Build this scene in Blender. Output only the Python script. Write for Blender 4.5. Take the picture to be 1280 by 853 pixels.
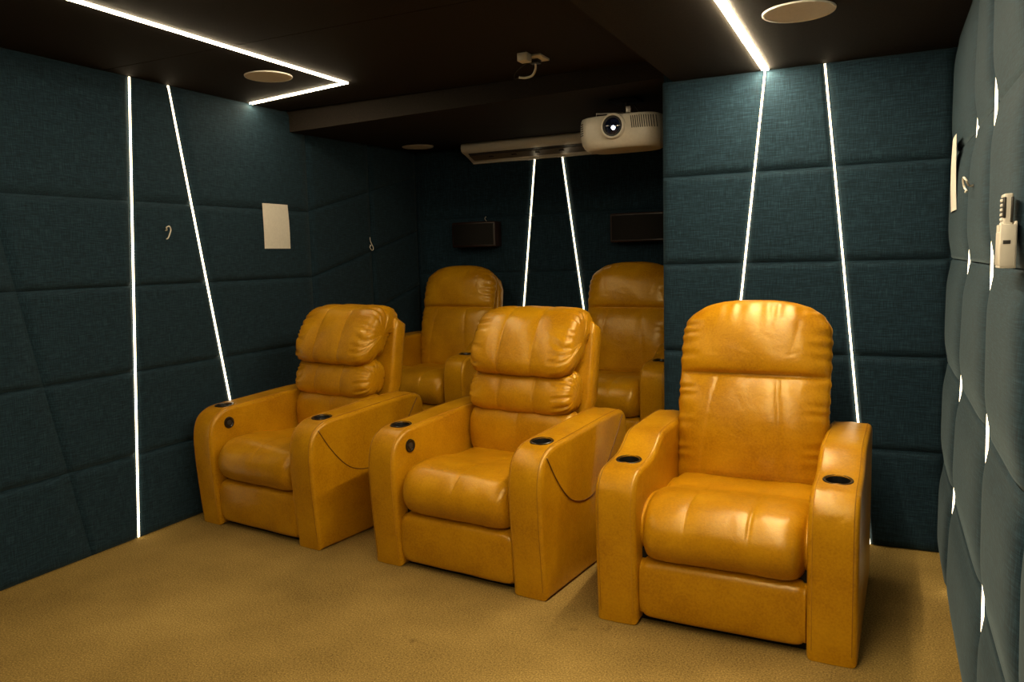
import bpy, bmesh, math, random
import numpy as np
from mathutils import Matrix, Vector, noise

random.seed(7)
for o in list(bpy.data.objects):
    bpy.data.objects.remove(o, do_unlink=True)
scene = bpy.context.scene
COL = scene.collection
PI = math.pi

# ------------------------------------------------------------------ camera, world, exposure
F_PX, YAW, PITCH, ROLL, CAM_H = 971.7, 0.4466, 0.1066, -0.0262, 1.45
_f = Vector((-math.sin(YAW) * math.cos(PITCH), math.cos(YAW) * math.cos(PITCH), -math.sin(PITCH)))
_r = Vector((math.cos(YAW), math.sin(YAW), 0))
_u = _r.cross(_f)
_c, _s = math.cos(ROLL), math.sin(ROLL)
_rr, _uu = _c * _r + _s * _u, -_s * _r + _c * _u
cam_data = bpy.data.cameras.new('camera')
cam_data.sensor_width = 36.0
cam_data.lens = 36.0 * F_PX / 1280.0
cam_data.clip_start = 0.02
cam = bpy.data.objects.new('camera', cam_data)
COL.objects.link(cam)
cam.matrix_world = Matrix(((_rr.x, _uu.x, -_f.x, 0), (_rr.y, _uu.y, -_f.y, 0), (_rr.z, _uu.z, -_f.z, CAM_H), (0, 0, 0, 1)))
scene.camera = cam

world = bpy.data.worlds.new('world')
scene.world = world
world.use_nodes = True
world.node_tree.nodes['Background'].inputs[0].default_value = (0, 0, 0, 1)
world.node_tree.nodes['Background'].inputs[1].default_value = 0.0
scene.view_settings.view_transform = 'Standard'
scene.view_settings.look = 'None'
scene.view_settings.exposure = 0.0
scene.view_settings.gamma = 1.0
scene.view_settings.use_curve_mapping = False

E_MAIN = 66.0      # bent ceiling LED profile over the main ceiling
E_SOFFIT = 205.0   # straight, stronger ceiling LED profile in the soffit
E_WALL = 6.0       # LED strips between the wall panels
LED_COL = (1.0, 0.81, 0.52)

# ------------------------------------------------------------------ room dimensions (metres)
XL, XR = -3.584, 0.250
YF, YP, YB = -1.8, 4.07, 5.70       # wall behind the camera, pier face, back wall of the recess
XP = -1.054                          # left edge of the pier
HL, HR, HB = 2.45, 2.33, 2.36
RISER = 0.165
YRISER = 4.12

# ------------------------------------------------------------------ materials
def new_mat(name):
    m = bpy.data.materials.new(name)
    m.use_nodes = True
    nt = m.node_tree
    return m, nt, nt.nodes['Principled BSDF']

def N(nt, typ, **kw):
    n = nt.nodes.new(typ)
    for k, v in kw.items():
        if k in n.inputs:
            n.inputs[k].default_value = v
        else:
            setattr(n, k, v)
    return n

def ramp(nt, fac, stops):
    r = nt.nodes.new('ShaderNodeValToRGB')
    el = r.color_ramp.elements
    while len(el) < len(stops):
        el.new(0.5)
    for e, (p, c) in zip(el, stops):
        e.position = p
        e.color = (*c, 1)
    nt.links.new(fac, r.inputs[0])
    return r.outputs[0]

def plain(name, col, rough=0.5, metal=0.0, spec=0.5):
    m, nt, b = new_mat(name)
    tc = N(nt, 'ShaderNodeTexCoord')
    nz = N(nt, 'ShaderNodeTexNoise', Scale=60.0, Detail=3.0)
    nt.links.new(tc.outputs['Object'], nz.inputs['Vector'])
    c = ramp(nt, nz.outputs['Fac'], [(0.3, tuple(x * 0.93 for x in col)), (0.7, col)])
    nt.links.new(c, b.inputs['Base Color'])
    b.inputs['Roughness'].default_value = rough
    b.inputs['Metallic'].default_value = metal
    b.inputs['Specular IOR Level'].default_value = spec
    return m

def leather_mat():
    m, nt, b = new_mat('mustard_leather')
    tc = N(nt, 'ShaderNodeTexCoord')
    big = N(nt, 'ShaderNodeTexNoise', Scale=5.0, Detail=5.0, Roughness=0.6)
    fine = N(nt, 'ShaderNodeTexNoise', Scale=120.0, Detail=3.0)
    for n in (big, fine):
        nt.links.new(tc.outputs['Object'], n.inputs['Vector'])
    mx = N(nt, 'ShaderNodeMix', data_type='FLOAT')
    mx.inputs[0].default_value = 0.4
    nt.links.new(big.outputs['Fac'], mx.inputs[2])
    nt.links.new(fine.outputs['Fac'], mx.inputs[3])
    c = ramp(nt, mx.outputs[0], [(0.3, (0.33, 0.132, 0.002)), (0.5, (0.475, 0.218, 0.003)), (0.72, (0.59, 0.295, 0.006))])
    nt.links.new(c, b.inputs['Base Color'])
    b.inputs['Roughness'].default_value = 0.30
    b.inputs['Specular IOR Level'].default_value = 0.66
    b.inputs['Specular Tint'].default_value = (1.0, 0.88, 0.55, 1)
    vor = N(nt, 'ShaderNodeTexVoronoi', Scale=420.0)
    wr = N(nt, 'ShaderNodeTexNoise', Scale=14.0, Detail=4.0, Distortion=0.6)
    nt.links.new(tc.outputs['Object'], vor.inputs['Vector'])
    nt.links.new(tc.outputs['Object'], wr.inputs['Vector'])
    b1 = N(nt, 'ShaderNodeBump', Strength=0.10, Distance=0.0015)
    b2 = N(nt, 'ShaderNodeBump', Strength=0.30, Distance=0.010)
    nt.links.new(vor.outputs['Distance'], b1.inputs['Height'])
    nt.links.new(wr.outputs['Fac'], b2.inputs['Height'])
    nt.links.new(b2.outputs['Normal'], b1.inputs['Normal'])
    nt.links.new(b1.outputs['Normal'], b.inputs['Normal'])
    return m

def fabric_mat():
    m, nt, b = new_mat('teal_woven_fabric')
    tc = N(nt, 'ShaderNodeTexCoord')
    outs = []
    for sc in ((60, 60, 900), (900, 900, 45)):
        mp = N(nt, 'ShaderNodeMapping')
        mp.inputs['Scale'].default_value = sc
        nz = N(nt, 'ShaderNodeTexNoise', Scale=0.35, Detail=2.0)
        nt.links.new(tc.outputs['Object'], mp.inputs['Vector'])
        nt.links.new(mp.outputs['Vector'], nz.inputs['Vector'])
        outs.append(nz.outputs['Fac'])
    mx = N(nt, 'ShaderNodeMix', data_type='FLOAT')
    mx.inputs[0].default_value = 0.5
    nt.links.new(outs[0], mx.inputs[2])
    nt.links.new(outs[1], mx.inputs[3])
    c = ramp(nt, mx.outputs[0], [(0.32, (0.002, 0.0078, 0.0138)), (0.5, (0.0058, 0.0208, 0.0345)), (0.70, (0.019, 0.050, 0.076))])
    nt.links.new(c, b.inputs['Base Color'])
    b.inputs['Roughness'].default_value = 0.85
    b.inputs['Specular IOR Level'].default_value = 0.2
    b.inputs['Sheen Weight'].default_value = 0.12
    b.inputs['Sheen Roughness'].default_value = 0.5
    b.inputs['Sheen Tint'].default_value = (0.55, 0.75, 0.85, 1)
    bp = N(nt, 'ShaderNodeBump', Strength=0.35, Distance=0.0015)
    nt.links.new(mx.outputs[0], bp.inputs['Height'])
    nt.links.new(bp.outputs['Normal'], b.inputs['Normal'])
    return m

def carpet_mat():
    m, nt, b = new_mat('tan_carpet')
    tc = N(nt, 'ShaderNodeTexCoord')
    fine = N(nt, 'ShaderNodeTexNoise', Scale=150.0, Detail=4.0, Roughness=0.75)
    big = N(nt, 'ShaderNodeTexNoise', Scale=1.6, Detail=5.0)
    stain = N(nt, 'ShaderNodeTexNoise', Scale=3.4, Detail=6.0, Roughness=0.65)
    for n in (fine, big, stain):
        nt.links.new(tc.outputs['Object'], n.inputs['Vector'])
    mx = N(nt, 'ShaderNodeMix', data_type='FLOAT')
    mx.inputs[0].default_value = 0.3
    nt.links.new(fine.outputs['Fac'], mx.inputs[2])
    nt.links.new(big.outputs['Fac'], mx.inputs[3])
    c = ramp(nt, mx.outputs[0], [(0.36, (0.10, 0.064, 0.017)), (0.5, (0.265, 0.173, 0.048)), (0.64, (0.47, 0.32, 0.10))])
    s = ramp(nt, stain.outputs['Fac'], [(0.27, (0.45, 0.43, 0.40)), (0.36, (1, 1, 1))])
    mul = N(nt, 'ShaderNodeMix', data_type='RGBA', blend_type='MULTIPLY')
    mul.inputs[0].default_value = 0.8
    nt.links.new(c, mul.inputs[6])
    nt.links.new(s, mul.inputs[7])
    nt.links.new(mul.outputs[2], b.inputs['Base Color'])
    b.inputs['Roughness'].default_value = 0.95
    b.inputs['Specular IOR Level'].default_value = 0.1
    bp = N(nt, 'ShaderNodeBump', Strength=0.6, Distance=0.004)
    nt.links.new(fine.outputs['Fac'], bp.inputs['Height'])
    nt.links.new(bp.outputs['Normal'], b.inputs['Normal'])
    return m

def ceiling_mat():
    m, nt, b = new_mat('dark_brown_ceiling_felt')
    tc = N(nt, 'ShaderNodeTexCoord')
    fine = N(nt, 'ShaderNodeTexNoise', Scale=180.0, Detail=4.0)
    nt.links.new(tc.outputs['Object'], fine.inputs['Vector'])
    c = ramp(nt, fine.outputs['Fac'], [(0.3, (0.007, 0.005, 0.0035)), (0.7, (0.020, 0.0145, 0.010))])
    nt.links.new(c, b.inputs['Base Color'])
    b.inputs['Roughness'].default_value = 0.8
    b.inputs['Specular IOR Level'].default_value = 0.2
    bp = N(nt, 'ShaderNodeBump', Strength=0.3, Distance=0.002)
    nt.links.new(fine.outputs['Fac'], bp.inputs['Height'])
    nt.links.new(bp.outputs['Normal'], b.inputs['Normal'])
    return m

def emit_mat(name, col, strength):
    m = bpy.data.materials.new(name)
    m.use_nodes = True
    nt = m.node_tree
    nt.nodes.clear()
    e = nt.nodes.new('ShaderNodeEmission')
    e.inputs[0].default_value = (*col, 1)
    e.inputs[1].default_value = strength
    o = nt.nodes.new('ShaderNodeOutputMaterial')
    nt.links.new(e.outputs[0], o.inputs[0])
    return m

LEATHER = leather_mat()
FABRIC = fabric_mat()
CARPET = carpet_mat()
CEIL = ceiling_mat()
BLACK = plain('black_plastic', (0.006, 0.006, 0.006), 0.3)
MATTE_BLACK = plain('matte_black', (0.008, 0.007, 0.006), 0.7, spec=0.2)
THREAD = plain('golden_thread', (0.50, 0.235, 0.012), 0.6)
SEAM = plain('dark_seam', (0.30, 0.128, 0.004), 0.6)
CABLE = plain('brown_cable', (0.14, 0.055, 0.006), 0.5)
WHITE = plain('white_painted_grille', (0.70, 0.68, 0.64), 0.6, spec=0.3)
PAPER = plain('cream_paper', (0.76, 0.73, 0.66), 0.8, spec=0.2)
PLASTIC = plain('ivory_plastic', (0.66, 0.62, 0.54), 0.35)
GREY = plain('dark_grey_plastic', (0.035, 0.033, 0.030), 0.35)
BROWN = plain('dark_red_wood', (0.020, 0.008, 0.005), 0.35)
WIRE = plain('white_wire', (0.72, 0.68, 0.60), 0.4)
METAL = plain('brushed_metal', (0.45, 0.42, 0.38), 0.35, metal=0.8)
LED_C = emit_mat('led_ceiling', LED_COL, E_MAIN)
LED_S = emit_mat('led_soffit', LED_COL, E_SOFFIT)
LED_W = emit_mat('led_wall', LED_COL, E_WALL)

# ------------------------------------------------------------------ helpers
def finish(name, me, mat, parent=None, smooth=True):
    if smooth:
        me.polygons.foreach_set('use_smooth', [True] * len(me.polygons))
    me.update()
    o = bpy.data.objects.new(name, me)
    COL.objects.link(o)
    if mat is not None and not me.materials:
        me.materials.append(mat)
    if parent is not None:
        o.parent = parent
    return o

def mesh(name, verts, faces, mat, parent=None, smooth=True, auto=None):
    me = bpy.data.meshes.new(name)
    me.from_pydata([tuple(map(float, v)) for v in verts], [], faces)
    bm = bmesh.new()
    bm.from_mesh(me)
    bmesh.ops.recalc_face_normals(bm, faces=bm.faces)
    if auto is not None:
        for e in bm.edges:
            if len(e.link_faces) == 2 and e.calc_face_angle(0) > auto:
                e.smooth = False
    bm.to_mesh(me)
    bm.free()
    return finish(name, me, mat, parent, smooth)

def bm_obj(name, bm, mat, parent=None, smooth=True, auto=0.6):
    bmesh.ops.recalc_face_normals(bm, faces=bm.faces)
    if auto is not None:
        for e in bm.edges:
            if len(e.link_faces) == 2 and e.calc_face_angle(0) > auto:
                e.smooth = False
    me = bpy.data.meshes.new(name)
    bm.to_mesh(me)
    bm.free()
    return finish(name, me, mat, parent, smooth)

def add_box(bm, lo, hi, bev=0.0, seg=2):
    r = bmesh.ops.create_cube(bm, size=1.0)
    vs = r['verts']
    for v in vs:
        v.co = Vector([lo[i] + (v.co[i] + 0.5) * (hi[i] - lo[i]) for i in range(3)])
    if bev > 0:
        es = list({e for v in vs for e in v.link_edges})
        bmesh.ops.bevel(bm, geom=es, offset=bev, segments=seg, profile=0.5, affect='EDGES')

def box(name, lo, hi, mat, parent=None, bev=0.0, seg=2):
    bm = bmesh.new()
    add_box(bm, lo, hi, bev, seg)
    return bm_obj(name, bm, mat, parent, seg > 1 and bev > 0, 0.6)

def tube_data(pts, r, n=8):
    pts = [Vector(p) for p in pts]
    vs, fs = [], []
    up = Vector((0.13, 0.31, 0.94))
    for i, p in enumerate(pts):
        t = (pts[min(i + 1, len(pts) - 1)] - pts[max(i - 1, 0)]).normalized()
        a = t.cross(up)
        if a.length < 1e-3:
            a = t.cross(Vector((1, 0, 0)))
        a.normalize()
        b = t.cross(a)
        for k in range(n):
            an = 2 * PI * k / n
            vs.append(p + r * (math.cos(an) * a + math.sin(an) * b))
    for i in range(len(pts) - 1):
        for k in range(n):
            k2 = (k + 1) % n
            fs.append((i * n + k, i * n + k2, (i + 1) * n + k2, (i + 1) * n + k))
    fs.append(tuple(range(n)))
    fs.append(tuple(range((len(pts) - 1) * n, len(pts) * n)))
    return vs, fs

def tube(name, pts, r, mat, parent=None, n=8):
    vs, fs = tube_data(pts, r, n)
    return mesh(name, vs, fs, mat, parent)

def catmull(pts, n, closed=False):
    P = [np.array(p, float) for p in pts]
    m = len(P)
    out = []
    segs = m if closed else m - 1
    for i in range(segs):
        if closed:
            p0, p1, p2, p3 = P[(i - 1) % m], P[i], P[(i + 1) % m], P[(i + 2) % m]
        else:
            p1, p2 = P[i], P[i + 1]
            p0 = P[i - 1] if i > 0 else 2 * p1 - p2
            p3 = P[i + 2] if i + 2 < m else 2 * p2 - p1
        for k in range(n):
            t = k / n
            out.append(0.5 * (2 * p1 + (p2 - p0) * t + (2 * p0 - 5 * p1 + 4 * p2 - p3) * t * t + (3 * p1 - p0 - 3 * p2 + p3) * t ** 3))
    if not closed:
        out.append(P[-1])
    return np.array(out)

def resample(loop, n):
    L = np.vstack([loop, loop[:1]])
    d = np.r_[0, np.cumsum(np.hypot(*np.diff(L, axis=0).T))]
    s = np.linspace(0, d[-1], n, endpoint=False)
    return np.stack([np.interp(s, d, L[:, 0]), np.interp(s, d, L[:, 1])], 1)

def lathe(name, prof, mat, parent=None, n=32, axis='z', origin=(0, 0, 0), caps=True):
    """prof: list of (radius, height) revolved about an axis through origin."""
    vs, fs = [], []
    for (r, h) in prof:
        for k in range(n):
            a = 2 * PI * k / n
            c, s = r * math.cos(a), r * math.sin(a)
            v = {'z': (c, s, h), 'y': (c, h, s), 'x': (h, c, s)}[axis]
            vs.append((v[0] + origin[0], v[1] + origin[1], v[2] + origin[2]))
    for i in range(len(prof) - 1):
        for k in range(n):
            k2 = (k + 1) % n
            fs.append((i * n + k, i * n + k2, (i + 1) * n + k2, (i + 1) * n + k))
    if caps:
        fs.append(tuple(range(n)))
        fs.append(tuple(range((len(prof) - 1) * n, len(prof) * n)))
    else:
        for k in range(n):
            k2 = (k + 1) % n
            a = (len(prof) - 1) * n
            fs.append((a + k, a + k2, k2, k))
    return mesh(name, vs, fs, mat, parent, True, 0.7)

def empty(name, loc=(0, 0, 0), rz=0.0):
    o = bpy.data.objects.new(name, None)
    o.empty_display_size = 0.1
    COL.objects.link(o)
    o.location = loc
    o.rotation_euler = (0, 0, rz)
    return o

def tag(o, label, cat, group=None):
    o['label'] = label
    o['category'] = cat
    if group:
        o['group'] = group
    return o

def struct(o, label=None):
    o['kind'] = 'structure'
    if label:
        o['label'] = label
    return o

# ------------------------------------------------------------------ floor, riser, ceilings
struct(box('floor', (XL - 0.12, YF - 0.1, -0.1), (XR + 0.15, YB + 0.1, 0.0), CARPET), 'tan brown carpeted floor of the home cinema')
struct(box('floor_riser', (XL + 0.002, YRISER, 0.0), (XP - 0.002, YB - 0.002, RISER), CARPET, bev=0.01), 'low carpeted riser in the recess under the second row')

ceil = struct(box('ceiling', (XL - 0.12, YF - 0.1, HL + 0.02), (XR + 0.15, YB + 0.1, HL + 0.10), CEIL), 'dark brown felt ceiling with hairline panel seams')
SEAMS_Y = [YF, 0.40, 1.60, 2.79, YP + 0.03]
for a, b_ in zip(SEAMS_Y[:-1], SEAMS_Y[1:]):
    box('ceiling_panel', (XL - 0.05, a + 0.002, HL), (-0.98, b_ - 0.002, HL + 0.02), CEIL, ceil, bev=0.001, seg=1)
struct(box('ceiling_soffit', (-1.0, YF, HR), (XR + 0.10, YP + 0.05, HL + 0.02), CEIL), 'dropped dark brown ceiling soffit beside the main ceiling')
# lowered ceiling of the recess, its front edge sagging a little towards the outer wall
zl, zr = 2.318, 2.358
vs = []
for (x, y, z) in ((XL - 0.05, 4.15, zl), (XP + 0.05, 4.09, zr), (XP + 0.05, YB + 0.05, zr), (XL - 0.05, YB + 0.05, HB)):
    vs.append((x, y, z))
for (x, y) in ((XL - 0.05, 4.15), (XP + 0.05, 4.09), (XP + 0.05, YB + 0.05), (XL - 0.05, YB + 0.05)):
    vs.append((x, y, HL + 0.02))
struct(mesh('ceiling_recess', vs, [(0, 1, 2, 3), (4, 5, 6, 7), (0, 1, 5, 4), (1, 2, 6, 5), (2, 3, 7, 6), (3, 0, 4, 7)], CEIL, None, False), 'lowered dark brown ceiling over the second row of seats')

# ------------------------------------------------------------------ padded walls
def pad(wall, to3d, quad, depth, p, gaps, n=16, dip=0.0):
    """One padded panel. quad: bl, br, tr, tl as (s, z); gaps: left, right, bottom, top joint half widths."""
    (bl, br, tr, tl) = [np.array(q, float) for q in quad]
    t = 0.5 - 0.5 * np.cos(np.linspace(0, PI, n))
    t = 0.55 * t + 0.45 * np.linspace(0, 1, n)
    w = np.linalg.norm(br - bl)
    h = np.linalg.norm(tl - bl)
    vs, fs = [], []
    pu, pv = p if isinstance(p, tuple) else (p, p)
    prof = lambda a, p: max(0.0, 1 - abs(2 * a - 1) ** p) ** (1 / 2.2)
    for j in range(n):
        v = gaps[2] / h + t[j] * (1 - (gaps[2] + gaps[3]) / h)
        for i in range(n):
            u = gaps[0] / w + t[i] * (1 - (gaps[0] + gaps[1]) / w)
            q = (1 - v) * ((1 - u) * bl + u * br) + v * ((1 - u) * tl + u * tr)
            pz = prof(t[j], pv)
            off = depth * prof(t[i], pu) * ((0.82 + 0.18 * pz) if dip else pz)
            if dip:
                zj = min(t[j], 1 - t[j]) * h
                off *= 1 - dip * math.exp(-(zj / 0.075) ** 2)
            vs.append(to3d(q[0], q[1], off))
    for j in range(n - 1):
        for i in range(n - 1):
            a = j * n + i
            fs.append((a, a + 1, a + n + 1, a + n))
    return mesh('wall_panel', vs, fs, FABRIC, wall)

def padded_wall(wall, to3d, cols, rows, depth, p, dip=0.0, n=16):
    """cols: list of (s_of_z, half gap); rows: list of z levels (or functions of s)."""
    rf = [(r if callable(r) else (lambda s, r=r: r)) for r in rows]
    for (ca, ga), (cb, gb) in zip(cols[:-1], cols[1:]):
        for ra, rb in zip(rf[:-1], rf[1:]):
            def corner(c, r):
                z = r(c(1.2))
                for _ in range(3):
                    z = r(c(z))
                return (c(z), z)
            pad(wall, to3d, (corner(ca, ra), corner(cb, ra), corner(cb, rb), corner(ca, rb)), depth, p, (ga, gb, 0.0012, 0.0012), n, dip)

def lin(s0, z0, s1, z1):
    return lambda z: s0 + (s1 - s0) * (z - z0) / (z1 - z0)

def led_wall(to3d, sfun, z0, z1, off, width, label, group=None, n=14):
    vs, fs = [], []
    for i in range(n + 1):
        z = z0 + (z1 - z0) * i / n
        s = sfun(z)
        for (ds, o) in ((-width / 2, off - 0.006), (width / 2, off - 0.006), (width / 2, off), (-width / 2, off)):
            vs.append(to3d(s + ds, z, o))
    for i in range(n):
        for k in range(4):
            k2 = (k + 1) % 4
            fs.append((i * 4 + k, i * 4 + k2, i * 4 + 4 + k2, i * 4 + 4 + k))
    fs += [(0, 1, 2, 3), tuple(range(n * 4, n * 4 + 4))]
    o = mesh('led_light_strip', vs, fs, LED_W, None, False)
    return tag(o, label, 'light strip', group)

GL = 0.0065   # half gap at an LED joint
# left wall
DL = 0.017
wl = struct(box('wall_left', (XL - 0.12, YF - 0.1, -0.02), (XL - DL - 0.001, YB + 0.1, HL + 0.06), FABRIC), 'teal fabric wall of padded panels with two glowing strips')
to_left = lambda s, z, o: (XL - DL + o, s, z)
ja = lin(2.512, 0.0, 2.197, 1.644)
l1 = lin(2.781, 0.0, 2.942, 2.45)
l2 = lin(3.592, 0.0, 3.187, 2.45)
cv = lambda c: (lambda z: c)
zL = [0.0, 0.4526, 0.899, 1.355, 1.802, 2.45]
padded_wall(wl, to_left, [(cv(YF), 0.001), (cv(-0.6), 0.001), (cv(0.9), 0.001), (ja, 0.001), (l1, GL), (l2, GL), (cv(4.315), 0.001)], zL, DL, 40)
sl = lambda z0: (lambda s: z0 + 0.248 * (s - 4.315))
padded_wall(wl, to_left, [(cv(4.315), 0.001), (cv(5.03), 0.001), (cv(YB), 0.001)], [cv(0.0), sl(0.4526), sl(0.899), sl(1.355), sl(1.81), cv(2.45)], DL, 40)
led_wall(to_left, l1, 0.005, HL - 0.004, 0.011, 0.009, 'near-upright glowing light strip in the long teal wall, the one away from the paper sheet', 'wall light strips')
led_wall(to_left, l2, 0.005, HL - 0.004, 0.011, 0.009, 'leaning glowing light strip in the long teal wall, running down behind a recliner armrest', 'wall light strips')

# right wall (very puffy panels)
DR = 0.055
wr_ = struct(box('wall_right', (XR + DR + 0.001, YF - 0.1, -0.02), (XR + 0.17, YB + 0.1, HL + 0.06), FABRIC), 'grey teal fabric wall of puffy padded panels')
to_right = lambda s, z, o: (XR + DR - o, s, z)
r1 = lin(2.40, 0.0, 2.64, 2.33)
r2 = lin(3.62, 0.0, 2.95, 2.33)
rg = lin(1.72, 0.0, 2.05, 2.33)
zR = [0.0, 0.470, 0.930, 1.395, 1.835, HR]
padded_wall(wr_, to_right, [(cv(YF), 0.001), (cv(-0.3), 0.001), (cv(0.9), 0.001), (rg, 0.001), (r1, 0.009), (r2, 0.009), (cv(YP - 0.01), 0.001)], zR, DR, (7, 90), 0.30, 30)
led_wall(to_right, r1, 0.005, HR - 0.004, 0.035, 0.009, 'glowing strip sunk between puffy panels, passing behind the wall remote holder', 'wall light strips')
led_wall(to_right, r2, 0.005, HR - 0.004, 0.0325, 0.008, 'glowing strip sunk between puffy panels, meeting the carpet with a small bright spot', 'wall light strips')

# pier facing the camera
DP = 0.017
wp = struct(box('wall_pier', (XP + 0.006, YP + DP + 0.001, -0.02), (XR + 0.16, YB + 0.1, HL), FABRIC), 'teal padded pier wall behind the single recliner')
to_pier = lambda s, z, o: (s, YP + DP - o, z)
p1 = lin(-0.544, 2.33, -0.652, 1.219)
p2 = lin(-0.273, 2.33, -0.032, 0.0)
zP = [0.0, 0.4834, 0.9375, 1.3945, 1.8469, HR]
padded_wall(wp, to_pier, [(cv(XP), 0.0), (p1, GL), (p2, GL), (cv(XR + 0.02), 0.0)], zP, DP, 44)
led_wall(to_pier, p1, 0.005, HR - 0.004, 0.011, 0.009, 'glowing light strip on the pier wall that meets the ceiling strip', 'wall light strips')
led_wall(to_pier, p2, 0.005, HR - 0.004, 0.011, 0.009, 'glowing light strip on the pier wall running down to the carpet', 'wall light strips')
# side of the pier inside the recess
to_side = lambda s, z, o: (XP + 0.006 - o, s, z)
padded_wall(wp, to_side, [(cv(YP + 0.03), 0.0), (cv(4.9), 0.001), (cv(YB), 0.001)], [RISER, 0.62, 1.07, 1.52, 1.98, HB], 0.006, 18)

# back wall of the recess
wb = struct(box('wall_back', (XL - 0.12, YB + DP + 0.001, -0.02), (XP + 0.05, YB + 0.15, HL), FABRIC), 'teal padded back wall of the recess behind the second row')
to_back = lambda s, z, o: (s, YB + DP - o, z)
b1 = lin(-2.493, 2.228, -2.621, 1.046)
b2 = lin(-2.263, 2.229, -2.107, 1.048)
padded_wall(wb, to_back, [(cv(XL), 0.001), (b1, GL), (b2, GL), (cv(XP + 0.006), 0.0)], [RISER, 0.45, 0.89, 1.335, 1.785, HB], DP, 44)
led_wall(to_back, b1, RISER, 2.215, 0.011, 0.009, 'glowing light strip in the recess back wall, closer to the air conditioner end', 'wall light strips')
led_wall(to_back, b2, RISER, 2.215, 0.011, 0.009, 'glowing light strip in the recess back wall, closer to the projector', 'wall light strips')

# wall behind the camera
wf = struct(box('wall_front', (XL - 0.1, YF - 0.12, -0.02), (XR + 0.15, YF, HL + 0.06), FABRIC), 'teal wall facing the seats')

# ------------------------------------------------------------------ ceiling light strips
def led_ceiling(path, z, width, label, mat):
    vs, fs = [], []
    pts = []
    for a, b_ in zip(path[:-1], path[1:]):
        k = max(2, int(math.dist(a, b_) / 0.3))
        for i in range(k):
            pts.append((a[0] + (b_[0] - a[0]) * i / k, a[1] + (b_[1] - a[1]) * i / k))
    pts.append(path[-1])
    n = len(pts)
    for i, p in enumerate(pts):
        d0 = Vector(pts[i]) - Vector(pts[max(i - 1, 0)])
        d1 = Vector(pts[min(i + 1, n - 1)]) - Vector(pts[i])
        d0 = d0.normalized() if d0.length > 0 else d1.normalized()
        d1 = d1.normalized() if d1.length > 0 else d0
        t = (d0 + d1).normalized()
        m = Vector((-t.y, t.x)) * (width / 2 / max(0.4, t.dot(d0)))
        for (sg, dz) in ((-1, 0.002), (-1, -0.006), (1, -0.006), (1, 0.002)):
            vs.append((p[0] + sg * m.x, p[1] + sg * m.y, z + dz))
    for i in range(n - 1):
        for k in range(4):
            k2 = (k + 1) % 4
            fs.append((i * 4 + k, i * 4 + k2, i * 4 + 4 + k2, i * 4 + 4 + k))
    fs += [(0, 1, 2, 3), tuple(range((n - 1) * 4, n * 4))]
    return tag(mesh('ceiling_light_strip', vs, fs, mat, None, False), label, 'light strip')

led_ceiling([(-2.755, YF + 0.2), (-2.74, 3.655), (XL + 0.006, 3.80)], HL, 0.022, 'bright ceiling light strip bent into a sharp corner by a round speaker', LED_C)
led_ceiling([(-0.525, YF + 0.2), (-0.540, YP - 0.012)], HR, 0.030, 'bright straight ceiling light strip ending at the pier wall', LED_S)

# ------------------------------------------------------------------ recliners
def arm_mesh(profile, width, bev=0.022):
    loop = resample(catmull(profile, 10, False), 110)
    nxt, prv = np.roll(loop, -1, 0), np.roll(loop, 1, 0)
    t = nxt - prv
    t /= np.linalg.norm(t, axis=1)[:, None] + 1e-9
    nrm = np.stack([-t[:, 1], t[:, 0]], 1)
    area = 0.5 * np.sum(loop[:, 0] * nxt[:, 1] - nxt[:, 0] * loop[:, 1])
    if area < 0:
        nrm = -nrm     # inward normals
    st = []
    k = 5
    for i in range(k):
        a = PI / 2 * i / (k - 1)
        st.append((-width / 2 + bev * (1 - math.sin(a)) * 0.8, bev * (1 - math.cos(PI / 2 - a)) if False else bev * (1 - math.sin(a))))
    xs = []
    for i in range(k):
        a = PI / 2 * i / (k - 1)
        xs.append((-width / 2 + bev * (1 - math.cos(a)), bev * (1 - math.sin(a))))
    xs += [(x * f, 0.0) for f in (0.5,) for x in (-width / 2,)]
    xs += [(0.0, -0.003), (width / 4, 0.0)]
    xs += [(-x, i) for x, i in reversed(xs[:k])]
    vs, fs = [], []
    m = len(loop)
    for (x, ins) in xs:
        L = loop + nrm * ins
        for q in L:
            vs.append((x, q[0], max(q[1], 0.002)))
    for i in range(len(xs) - 1):
        for j in range(m):
            j2 = (j + 1) % m
            fs.append((i * m + j, i * m + j2, (i + 1) * m + j2, (i + 1) * m + j))
    fs.append(tuple(range(m)))
    fs.append(tuple(range((len(xs) - 1) * m, len(xs) * m)))
    return vs, fs, loop

def carve(o, cutters):
    """Boolean holes, applied to the mesh."""
    for c in cutters:
        md = o.modifiers.new('hole', 'BOOLEAN')
        md.operation = 'DIFFERENCE'
        md.solver = 'EXACT'
        md.object = c
    bpy.context.view_layer.update()
    dg = bpy.context.evaluated_depsgraph_get()
    me = bpy.data.meshes.new_from_object(o.evaluated_get(dg))
    o.modifiers.clear()
    o.data = me
    bm = bmesh.new()
    bm.from_mesh(me)
    for e in bm.edges:
        if len(e.link_faces) == 2:
            e.smooth = e.calc_face_angle(0) < 0.7
    for f in bm.faces:
        f.smooth = True
    bm.to_mesh(me)
    bm.free()
    for c in cutters:
        bpy.data.objects.remove(c, do_unlink=True)

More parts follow.
